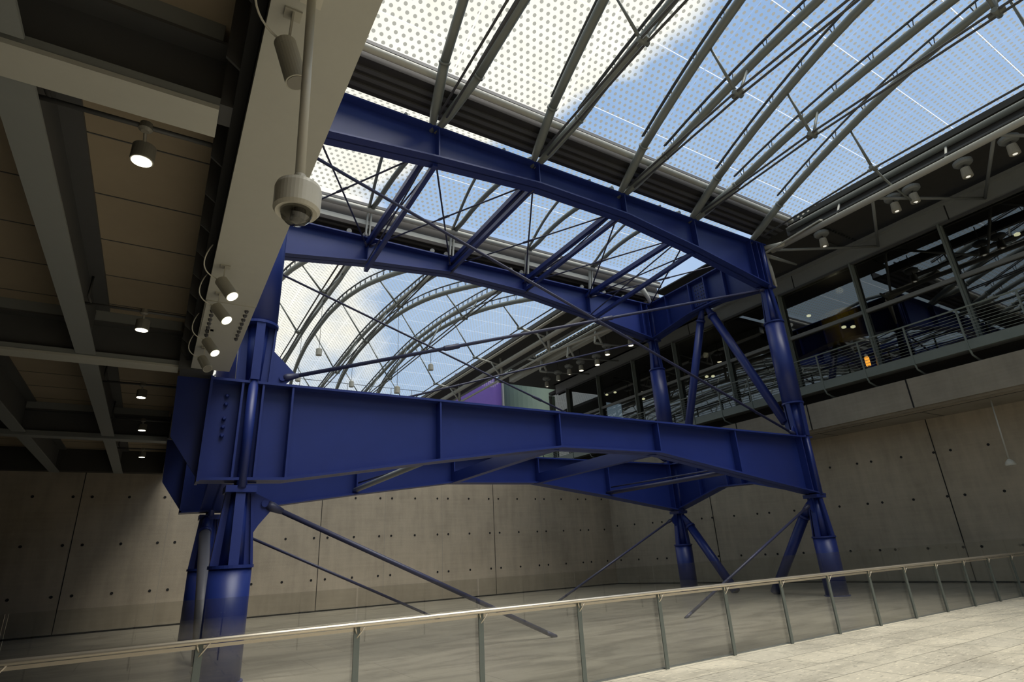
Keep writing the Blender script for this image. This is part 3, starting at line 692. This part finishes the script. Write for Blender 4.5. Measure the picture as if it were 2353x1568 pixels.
for y, z, gl, lb in ((19.5, 11.2, GLOW_FAR, 'lit, beside the far blue column head'), (21.3, 11.3, GLOW_FAR, 'lit, between the column head and the bright pair'), (22.2, 11.0, GLOW_FAR, 'brightly lit, nearer of the two bright ones'), (23.6, 11.1, GLOW_FAR, 'brightly lit, farther of the two bright ones'),
                     (24.7, 11.2, GLOW_DIM, 'unlit, after the bright pair'), (25.8, 11.15, GLOW_DIM, 'unlit, second from the green tower'), (27.0, 11.1, GLOW_DIM, 'unlit, nearest the green tower')):
    floodlight(19.3, y, z, f'far floodlight under the eaves, {lb}', gl, 'floodlights under the far right eaves')

# glazed wall
ys = [-9.0, -5.7, -2.5, 0.65, 3.8, 6.75, 9.95, 13.2, 16.4, 19.6, 22.8, 26.0, 29.2, 31.2]
for a, b_ in zip(ys, ys[1:]):
    o = struct(f'window_{wn}', MB().box(22.62, 22.64, a, b_, 7.3, 11.9), CURTAIN_GLASS); wn += 1
fr = thing('window_frame', 'grey mullion grid of the glazed wall at right', 'window frame', (22.6, 5, 7.3))
for y in ys:
    obj('mullion', MB().box(22.48, 22.6, y - 0.07, y + 0.07, 7.3, 11.9), PALE_GREEN_STEEL, fr)
    obj('mullion_cap', MB().box(22.38, 22.48, y - 0.03, y + 0.03, 7.3, 11.9), PALE_GREEN_STEEL, fr)
obj('transom', MB().box(22.5, 22.6, -9, 31.2, 9.72, 9.86), MID_STEEL, fr)
# dim room behind the glass
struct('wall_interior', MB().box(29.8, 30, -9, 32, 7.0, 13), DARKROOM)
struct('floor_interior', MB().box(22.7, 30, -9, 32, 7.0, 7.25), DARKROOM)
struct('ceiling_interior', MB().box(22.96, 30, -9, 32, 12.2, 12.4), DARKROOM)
drum = thing('drum_pillar', 'yellow topped round pillar behind the right glass with black disc sign', 'pillar', (25.3, 12.2, 7.25))
obj('shaft', MB().lathe((25.3, 12.2, 7.25), [(0.75, 0), (0.75, 2.2)], seg=28), FASCIA_C, drum)
obj('yellow_drum', MB().lathe((25.3, 12.2, 9.5), [(0.75, 0), (0.8, 0.05), (0.8, 1.6)], seg=28), YELLOW, drum)
sg_ = obj('round_sign', MB().lathe((24.63, 11.66, 10.35), [(0.26, 0), (0.26, 0.04)], (-0.8, -0.6, 0), 20), BLACK, drum); sg_['label'] = 'black disc with a pale bar'
obj('sign_bar', MB().obar((24.72, 11.46, 10.35), (24.48, 11.78, 10.35), 0.05, 0.1), CREAM, sg_)
for k_, (x, y, z) in enumerate(((23.9, 11.3, 11.6), (24.2, 19.0, 11.2))):
    ld = bpy.data.lights.new('room_fill_light', 'POINT'); ld.energy = 14; ld.color = (1, 0.85, 0.6); ld.shadow_soft_size = 0.15  # unseen fill lights added to bring out the dim yellow pillar
    lo = bpy.data.objects.new('room_fill_light', ld); COL.objects.link(lo); lo.location = (x, y, z)
for x, y, z, lb in ((24.0, 12.9, 11.0, 'highest, above the round yellow pillar sign'), (24.0, 11.56, 9.94, 'left of pair near yellow pillar'), (24.0, 11.2, 9.82, 'right of pair near yellow pillar'), (24.0, 5.2, 11.0, 'high at the right picture edge'), (24.0, 18.6, 9.8, 'right of pair between blue braces'), (24.0, 19.0, 9.9, 'left of pair between blue braces'), (24.0, 27.0, 11.0, 'left of pair beside green tower'), (24.0, 26.2, 10.95, 'right of pair beside green tower'), (24.0, 23.8, 9.9, 'left of pair before far blue column'), (24.0, 22.6, 9.95, 'right of pair before far blue column')):
    t_ = thing('room_lamp', f'glowing room lamp behind the dark glazing, {lb}', 'lamp', (x, y, z), 'lamps behind the glazing')
    obj('bulb', MB().lathe((x, y, z), [(0.03, 0), (0.09, 0.03), (0.09, 0.09), (0.03, 0.12)], seg=12), GLOW_FAR, t_)
    obj('cord', MB().tube([(x, y, z + 0.12), (x, y, 12.2)], 0.006, 4), BLACK, t_)
# small glowing orange sign on a stand
GLOW_OR = emit('orange_glow', (1.0, 0.42, 0.05), 0.9)
p = thing('beacon_sign', 'small glowing orange upright sign behind the walkway railing', 'sign', (22.2, 10.2, 7.3))
obj('stand', MB().box(22.1, 22.3, 10.1, 10.3, 7.3, 7.33).box(22.18, 22.22, 10.18, 10.22, 7.33, 7.6), DARK_STEEL, p)
o = obj('sign_box', MB().box(22.16, 22.24, 10.13, 10.27, 7.6, 7.95), GLOW_OR, p); o['label'] = 'glowing orange panel'
obj('top_lamp', MB().lathe((22.2, 10.2, 7.97), [(0.05, 0), (0.06, 0.04), (0.04, 0.1), (0.01, 0.12)], seg=12), CREAM, p)

# walkway
wk = thing('walkway', 'grey steel walkway deck with edge channel along the glazed wall', 'walkway', (22.0, 5, 7.1))
obj('deck', MB().box(21.6, 22.5, -9, 31.2, 7.22, 7.3), DARK_STEEL, wk)
obj('edge_channel', MB().box(21.5, 21.6, -9, 31.2, 7.02, 7.34), PALE_GREEN_STEEL, wk)
obj('soffit_mesh', MB().box(21.6, 22.5, -9, 31.2, 7.12, 7.16), MID_STEEL, wk)
rl_ = thing('walkway_railing', 'grey cable railing on the upper walkway at right', 'railing', (21.55, 5, 7.3))
obj('top_rail', MB().tube([(21.5, -9, 8.4), (21.5, 31.2, 8.4)], 0.028, 10), PALE_GREEN_STEEL, rl_)
yp = [5.2 + 1.62 * k for k in range(-8, 17)]
for y in yp:
    obj('post', MB().obar((21.5, y, 7.0), (21.5, y, 8.4), 0.05, 0.05), PALE_GREEN_STEEL, rl_)
    obj('outrigger', MB().tube([(21.5, y, 7.05), (21.6, y, 6.85), (22.0, y, 6.75), (22.6, y, 6.75)], 0.03, 8), PALE_GREEN_STEEL, rl_)
for k in range(9):
    obj('cable', MB().tube([(21.5, -9, 7.42 + k * 0.105), (21.5, 31.2, 7.42 + k * 0.105)], 0.0075, 5), PALE_GREEN_STEEL, rl_)
fw = MB().box(21.6, 21.95, -12, 31.2, 5.62, 6.62).box(21.95, 24.3, -12, 31.2, 5.5, 5.62).box(21.75, 21.95, -12, 31.2, 5.55, 5.62)
for y in (5.5, 8.9, 12.6, 16.0, 1.9, 19.4, 22.8):
    fw.box(21.594, 21.6, y - 0.025, y + 0.025, 5.62, 6.62, 1).box(21.95, 24.0, y - 0.012, y + 0.012, 5.494, 5.5, 1)
fw.box(22.0, 22.04, -12, 31.2, 5.494, 5.5, 1)
struct('trim_3', fw, [FASCIA_C, BLACK])
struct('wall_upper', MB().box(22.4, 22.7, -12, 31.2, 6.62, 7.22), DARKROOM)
pd = thing('pendant_sensor', 'small white bell-shaped sensor hanging on a rod from the right fascia', 'sensor', (22.3, 7.05, 5.5))
obj('rod', MB().tube([(22.3, 7.0, 5.5), (22.3, 7.08, 3.6)], 0.022, 8), LIGHT_STEEL, pd)
obj('bell', MB().lathe((22.3, 7.08, 3.42), [(0.13, 0), (0.14, 0.04), (0.10, 0.13), (0.03, 0.2)], seg=20), CREAM, pd)

# things beyond the back wall
tag(obj('concrete_drum', MB().lathe((25.2, 38, 0), [(2.4, 0), (2.4, 16.4)], seg=40), GREENISH), 'pale green round tower behind the blue frame, right of the purple panel', 'tower')
tag(obj('purple_panel', MB().box(18.6, 22.7, 38.2, 38.4, 6, 15.2).box(22.72, 22.95, 38.0, 38.3, 6, 15.4, 1), [PURPLE, LIGHT_STEEL]), 'purple wall panel glimpsed between eaves pipes and pale green tower', 'panel')
tag(obj('far_wall', MB().box(27.0, 27.4, 31, 50, 0, 15.5).box(19, 34, 50, 50.4, 0, 15.5), DARKROOM), 'dark wall beyond the pale green round tower', 'wall')

for (x, ly, z, lb) in ((5.75, 27.15, 11.46, 'highest on the left'), (5.8, 32.3, 11.6, 'lowest at far left'), (9.09, 33.2, 11.86, 'second lowest from left'), (12.25, 28.4, 11.87, 'rightmost, clear against sky'), (9.73, 26.9, 9.86, 'lowest one right of centre')):
    t = thing('hanging_lamp', f'white cylinder lamp on a long wire under the far roof, {lb}', 'lamp', (x, ly, z), 'hanging lamps under the far roof')
    obj('wire', MB().tube([(x, ly, z + 0.25), (x, ly, zC(ly))], 0.012, 5), DARK_STEEL, t)
    obj('shade', MB().lathe((x, ly, z - 0.16), [(0.15, 0), (0.15, 0.32), (0.03, 0.4)], seg=16), LAMP_GREY, t)
hr = thing('roof_handrail', 'thin maintenance handrail at the foot of the far arched roof', 'handrail', (5, 36, 12.2))
obj('rail', MB().tube([(3.5, 36, 12.75), (16, 36, 12.75)], 0.02, 6), DARK_STEEL, hr)
for k in range(9):
    obj('post', MB().tube([(3.6 + 1.5 * k, 36, 12.0), (3.6 + 1.5 * k, 36, 12.75)], 0.02, 6), DARK_STEEL, hr)

# ------------------------------------------------------------------ left ceiling
struct('ceiling', MB().box(-14, 0.1, -12, 24.0, 5.66, 5.9), CEIL_PANEL)
eb = thing('edge_beam', 'pale grey steel box beam at ceiling edge carrying spotlights and the camera', 'beam', (0.44, 3, 4.8))
obj('box_section', MB().box(0.15, 0.735, -12, 7.42, 4.8, 5.75).box(0.15, 0.735, 7.42, 10.42, 4.812, 5.75), LIGHT_STEEL, eb)
obj('splice_plate', MB().box(0.165, 0.72, 7.42, 8.75, 4.786, 4.812), LIGHT_STEEL, eb)
for k in range(8):
    for x in (0.25, 0.64):
        obj('bolt', MB().lathe((x, 7.55 + 0.155 * k, 4.786), [(0.028, 0), (0.022, 0.03), (0.008, 0.045)], (0, 0, -1), 6), BOLT, eb)
obj('side_web', MB().box(0.06, 0.14, -12, 10.45, 4.95, 5.72), BLACK, eb)
for y in frange(-8, 10.3, 30):
    obj('web_stiffener', MB().prism([(-0.04, y - 0.012, 5.05), (0.06, y - 0.012, 4.97), (0.06, y - 0.012, 5.7), (-0.04, y - 0.012, 5.7)], (0, 0.024, 0)), DARK_STEEL, eb)
gl_names = {-2.5: 'behind the viewer', 4.1: 'nearest the viewer', 10.75: 'second from the viewer', 17.4: 'third from the viewer, in deep shade'}
for yc, lb in gl_names.items():
    t = thing('ceiling_girder', f'deep grey ceiling girder running left to right, {lb}', 'beam', (-7, yc, 4.85), 'girders of the left ceiling')
    x1 = -0.03
    obj('bottom_flange', MB().box(-14, x1, yc - 0.17, yc + 0.17, 4.85, 4.89), MID_STEEL if yc > 12 else LIGHT_STEEL, t)  # deepest girder's flange in darker grey, its shade put into the colour
    obj('web', MB().box(-14, x1, yc - 0.02, yc + 0.02, 4.89, 5.46), DARK_STEEL, t)
    obj('top_flange', MB().box(-14, x1, yc - 0.2, yc + 0.2, 5.46, 5.49), DARK_STEEL, t)
    obj('top_packer', MB().box(-14, x1 - 0.05, yc - 0.195, yc - 0.15, 5.49, 5.66), MID_STEEL, t)
    obj('flange_edge_strip', MB().box(-14, x1, yc - 0.16, yc - 0.14, 4.89, 4.97), MID_STEEL, t)
    obj('end_bracket', MB().box(x1, 0.06, yc - 0.12, yc + 0.12, 4.95, 5.1).box(x1, 0.06, yc - 0.12, yc - 0.09, 5.1, 5.6), DARK_STEEL, t)
ends = [-2.5, 4.1, 10.75, 17.4, 23.95]
rown = ('behind the viewer', 'nearest bay', 'second bay', 'deepest bay')
for r_, (a, b_) in enumerate(zip(ends, ends[1:])):
    for c_, xc in enumerate((-1.31, -3.05, -4.8, -6.6)):
        if r_ == 0 and c_ > 1: continue
        t = thing('ceiling_joist', f'grey ceiling joist in the {rown[r_]}, {("first", "second", "third", "fourth")[c_]} in from the pale edge beam', 'beam', (xc, (a + b_) / 2, 4.9), 'joists of the left ceiling')
        obj('bottom_flange', MB().box(xc - 0.13, xc + 0.13, a + 0.17, b_ - 0.2, 4.9, 4.93), MID_STEEL, t)
        obj('web', MB().box(xc - 0.012, xc + 0.012, a + 0.17, b_ - 0.2, 4.93, 5.62), DARK_STEEL, t)
        obj('top_flange', MB().box(xc - 0.2, xc + 0.2, a + 0.25, b_ - 0.3, 5.62, 5.66), DARK_STEEL, t)
t = thing('ceiling_girder', 'added dark downstand blocking light at the left ceiling edge beyond the nearest blue girder', 'beam', (0.05, 17, 4.9), 'girders of the left ceiling')  # added box: blocks light and darkens the gap along the ceiling edge
obj('web', MB().box(0.0, 0.50, 10.46, 16.9, 4.8, 5.66).box(0.0, 0.1, 16.9, 23.6, 4.8, 5.66).box(-0.03, 0.0, 10.46, 10.5, 4.8, 5.66), DARK_STEEL, t)
t = thing('ceiling_girder', 'black end beam where the left ceiling meets the concrete back wall', 'beam', (-7, 23.8, 4.93), 'girders of the left ceiling')
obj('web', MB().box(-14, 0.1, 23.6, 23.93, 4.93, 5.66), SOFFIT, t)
# board joints
m = MB()
for y in frange(-1.9, 23.4, 23): m.box(-14, 0.05, y - 0.008, y + 0.008, 5.654, 5.662)
struct('trim_4', m, DARK_STEEL)
# conduits and downlights
lmp = [(-0.55, 5.05, 4.98, 'nearest and largest'), (-0.57, 9.35, 4.98, 'second from the viewer'), (-0.6, 13.35, 4.98, 'third from the viewer'), (-0.6, 16.65, 4.98, 'fourth from the viewer'), (-0.62, 20.7, 4.98, 'farthest, only its lens showing')]
for k, (x, y, z, lb) in enumerate(lmp):
    cd = tag(obj('conduit', MB().tube([(-1.28, y - 0.2, 5.2), (0.05, y - 0.2, 5.2)], 0.022, 8).tube([(-1.2, y - 0.2, 5.2), (-1.25, y - 0.2, 5.3), (-1.25, y - 0.2, 5.66)], 0.02, 8), DARK_STEEL),
             f'thin conduit pipe above the ceiling downlight, {lb}', 'conduit', 'conduits of the left ceiling')
    t = thing('downlight', f'cylindrical ceiling downlight, {lb}', 'downlight', (x, y, z), 'downlights of the left ceiling')
    obj('canopy', MB().lathe((x, y - 0.2, 5.2), [(0.05, 0.03), (0.055, -0.03), (0.03, -0.05)], seg=12), LAMP_DARK, t)
    obj('stem', MB().tube([(x, y - 0.2, 5.17), (x, y - 0.03, 5.12)], 0.014, 8), LAMP_DARK, t)
    obj('can', MB().lathe((x, y, z), [(0.088, 0.0), (0.092, 0.01), (0.092, 0.15), (0.08, 0.16)], seg=28), LAMP_DARK, t)
    o = obj('lens', MB().lathe((x, y, z - 0.004), [(0.078, 0), (0.078, 0.004)], seg=24), GLOW, t); o['label'] = 'glowing lens'
    ld = bpy.data.lights.new('downlight_beam', 'SPOT'); ld.energy = 6; ld.spot_size = math.radians(80); ld.spot_blend = 0.6; ld.color = (1, 0.9, 0.65); ld.shadow_soft_size = 0.05
    lo = bpy.data.objects.new('downlight_beam', ld); COL.objects.link(lo); lo.parent = t; lo.location = (0, 0, -0.03)

spots = [((0.262, 2.843, 4.6), (0.352, 2.831, 4.314), False, 0.066, 'largest, unlit, at the top beside the camera pole'),
         ((0.25, 6.454, 4.64), (0.379, 6.355, 4.424), True, 0.068, 'brightest, second of the row'),
         ((0.265, 7.222, 4.64), (0.399, 7.11, 4.434), True, 0.068, 'over the bolted splice'),
         ((0.257, 8.492, 4.64), (0.382, 8.376, 4.43), True, 0.066, 'just beyond the bolted splice'),
         ((0.26, 9.316, 4.64), (0.351, 9.162, 4.437), False, 0.066, 'smallest, last before the blue girder')]
for a, b_, lit, r, lb in spots:
    a = Vector(a); b_ = Vector(b_); d = (b_ - a).normalized()
    t = thing('spotlight', f'grey can spotlight on the edge beam, {lb}', 'spotlight', (a.x, a.y, 4.8), 'spotlights under the pale edge beam')
    obj('can', MB().lathe(a, [(r * 0.9, 0), (r, 0.005), (r, 0.05), (r * 0.985, 0.052), (r, 0.055), (r, (b_ - a).length)], d, 24), LAMP_GREY, t)
    o = obj('lens', MB().lathe(b_, [(r * 0.86, 0), (r * 0.86, 0.004)], d, 20), GLOW if lit else LAMP_DARK, t); o['label'] = 'glowing lens' if lit else 'dark lens'
    obj('yoke', MB().obar(a + Vector((0.02, 0, 0.02)), (a.x + 0.02, a.y - 0.06, 4.8), 0.05, 0.012, (1, 0, 0)).box(a.x - 0.03, a.x + 0.07, a.y - 0.09, a.y - 0.01, 4.786, 4.8), LAMP_GREY, t)
    pts = []
    P0 = a + Vector((-0.01, 0, 0.0)); P1 = a + Vector((-0.16, -0.02, 0.03)); P2 = Vector((-0.02, a.y - 0.16, 4.70)); P3 = Vector((0.12, a.y - 0.22, 4.97))
    for q in range(13):
        u = q / 12; pts.append(P0 * (1 - u) ** 3 + P1 * 3 * u * (1 - u) ** 2 + P2 * 3 * u * u * (1 - u) + P3 * u ** 3)
    obj('cable', MB().tube(pts, 0.007, 8), CREAM, t)
# dome camera
t = thing('dome_camera', 'cream dome security camera hanging on a pole from the pale edge beam', 'camera', (0.349, 2.579, 4.79))
obj('pole', MB().tube([(0.349, 2.579, 4.79), (0.3846, 2.5713, 3.45)], 0.025, 18), CREAM, t)
obj('pole_collar', MB().lathe((0.385, 2.571, 3.40), [(0.03, 0), (0.03, 0.075)], seg=20), CREAM, t)
obj('ceiling_bracket', MB().box(0.30, 0.42, 2.45, 2.67, 4.775, 4.80), CREAM, t)
obj('housing', MB().lathe((0.3846, 2.5713, 3.25), [(0.062, 0.012), (0.100, 0.0), (0.112, 0.018), (0.114, 0.13), (0.107, 0.152), (0.04, 0.166)], seg=40), CREAM, t)
obj('dome', MB().lathe((0.3846, 2.5713, 3.265), [(0.078, 0), (0.077, -0.02), (0.068, -0.045), (0.05, -0.065), (0.025, -0.076), (0.001, -0.079)], seg=32), DOME_GLASS, t)
obj('camera_core', MB().lathe((0.395, 2.56, 3.25), [(0.028, -0.045), (0.034, 0.0), (0.034, 0.02)], seg=16).box(0.36, 0.4, 2.54, 2.6, 3.22, 3.26), LAMP_DARK, t)

# ------------------------------------------------------------------ glass railing
RY = 6.685
px = [-3.95, -2.45, -0.95, 0.53, 2.02, 3.52, 5.0, 6.46, 7.90, 9.34, 10.74, 12.12, 13.48, 14.83, 16.16, 17.48, 18.83, 20.2, 21.5, 22.9]
rg = thing('glass_railing', 'long glass railing with polished handrail across the foreground', 'railing', (6.5, RY, 0))
obj('handrail', MB().tube([(-14, RY - 0.07, 0.985), (23.6, RY - 0.07, 1.0)], 0.024, 16), STAINLESS, rg)
obj('rail_channel', MB().box(-14, 23.6, RY - 0.03, RY - 0.012, 0.925, 0.955), STAINLESS, rg)
for x in px:
    po = obj('post', MB().box(x - 0.032, x + 0.032, RY - 0.045, RY - 0.028, 0, 0.97).box(x - 0.009, x + 0.009, RY - 0.028, RY - 0.004, 0, 0.97), POST, rg)
    m = MB()
    for z in (0.14, 0.5, 0.84):
        for s in (-1, 1): m.lathe((x + s * 0.028, RY - 0.05, z), [(0.012, 0), (0.012, 0.012)], (0, -1, 0), 10)
    obj('clamp_bolt', m, STAINLESS, po)
    obj('rail_bracket', MB().tube([(x, RY - 0.04, 0.86), (x + 0.09, RY - 0.07, 0.975)], 0.008, 8).tube([(x, RY - 0.04, 0.9), (x - 0.03, RY - 0.07, 0.975)], 0.008, 8), STAINLESS, rg)
for a, b_ in zip(px, px[1:]):
    gp = obj('glass_pane', MB().box(a + 0.012, b_ - 0.012, RY, RY + 0.012, 0.02, 1.352), RAIL_GLASS, rg)
    obj('polished_edge', MB().box(a + 0.012, b_ - 0.012, RY, RY + 0.012, 1.352, 1.359).box(a - 0.004, a + 0.012, RY, RY + 0.012, 0.02, 1.352, 1).box(b_ - 0.012, b_ - 0.007, RY, RY + 0.012, 0.02, 1.352, 1), [GLASS_EDGE, GLASS_JOINT], gp)
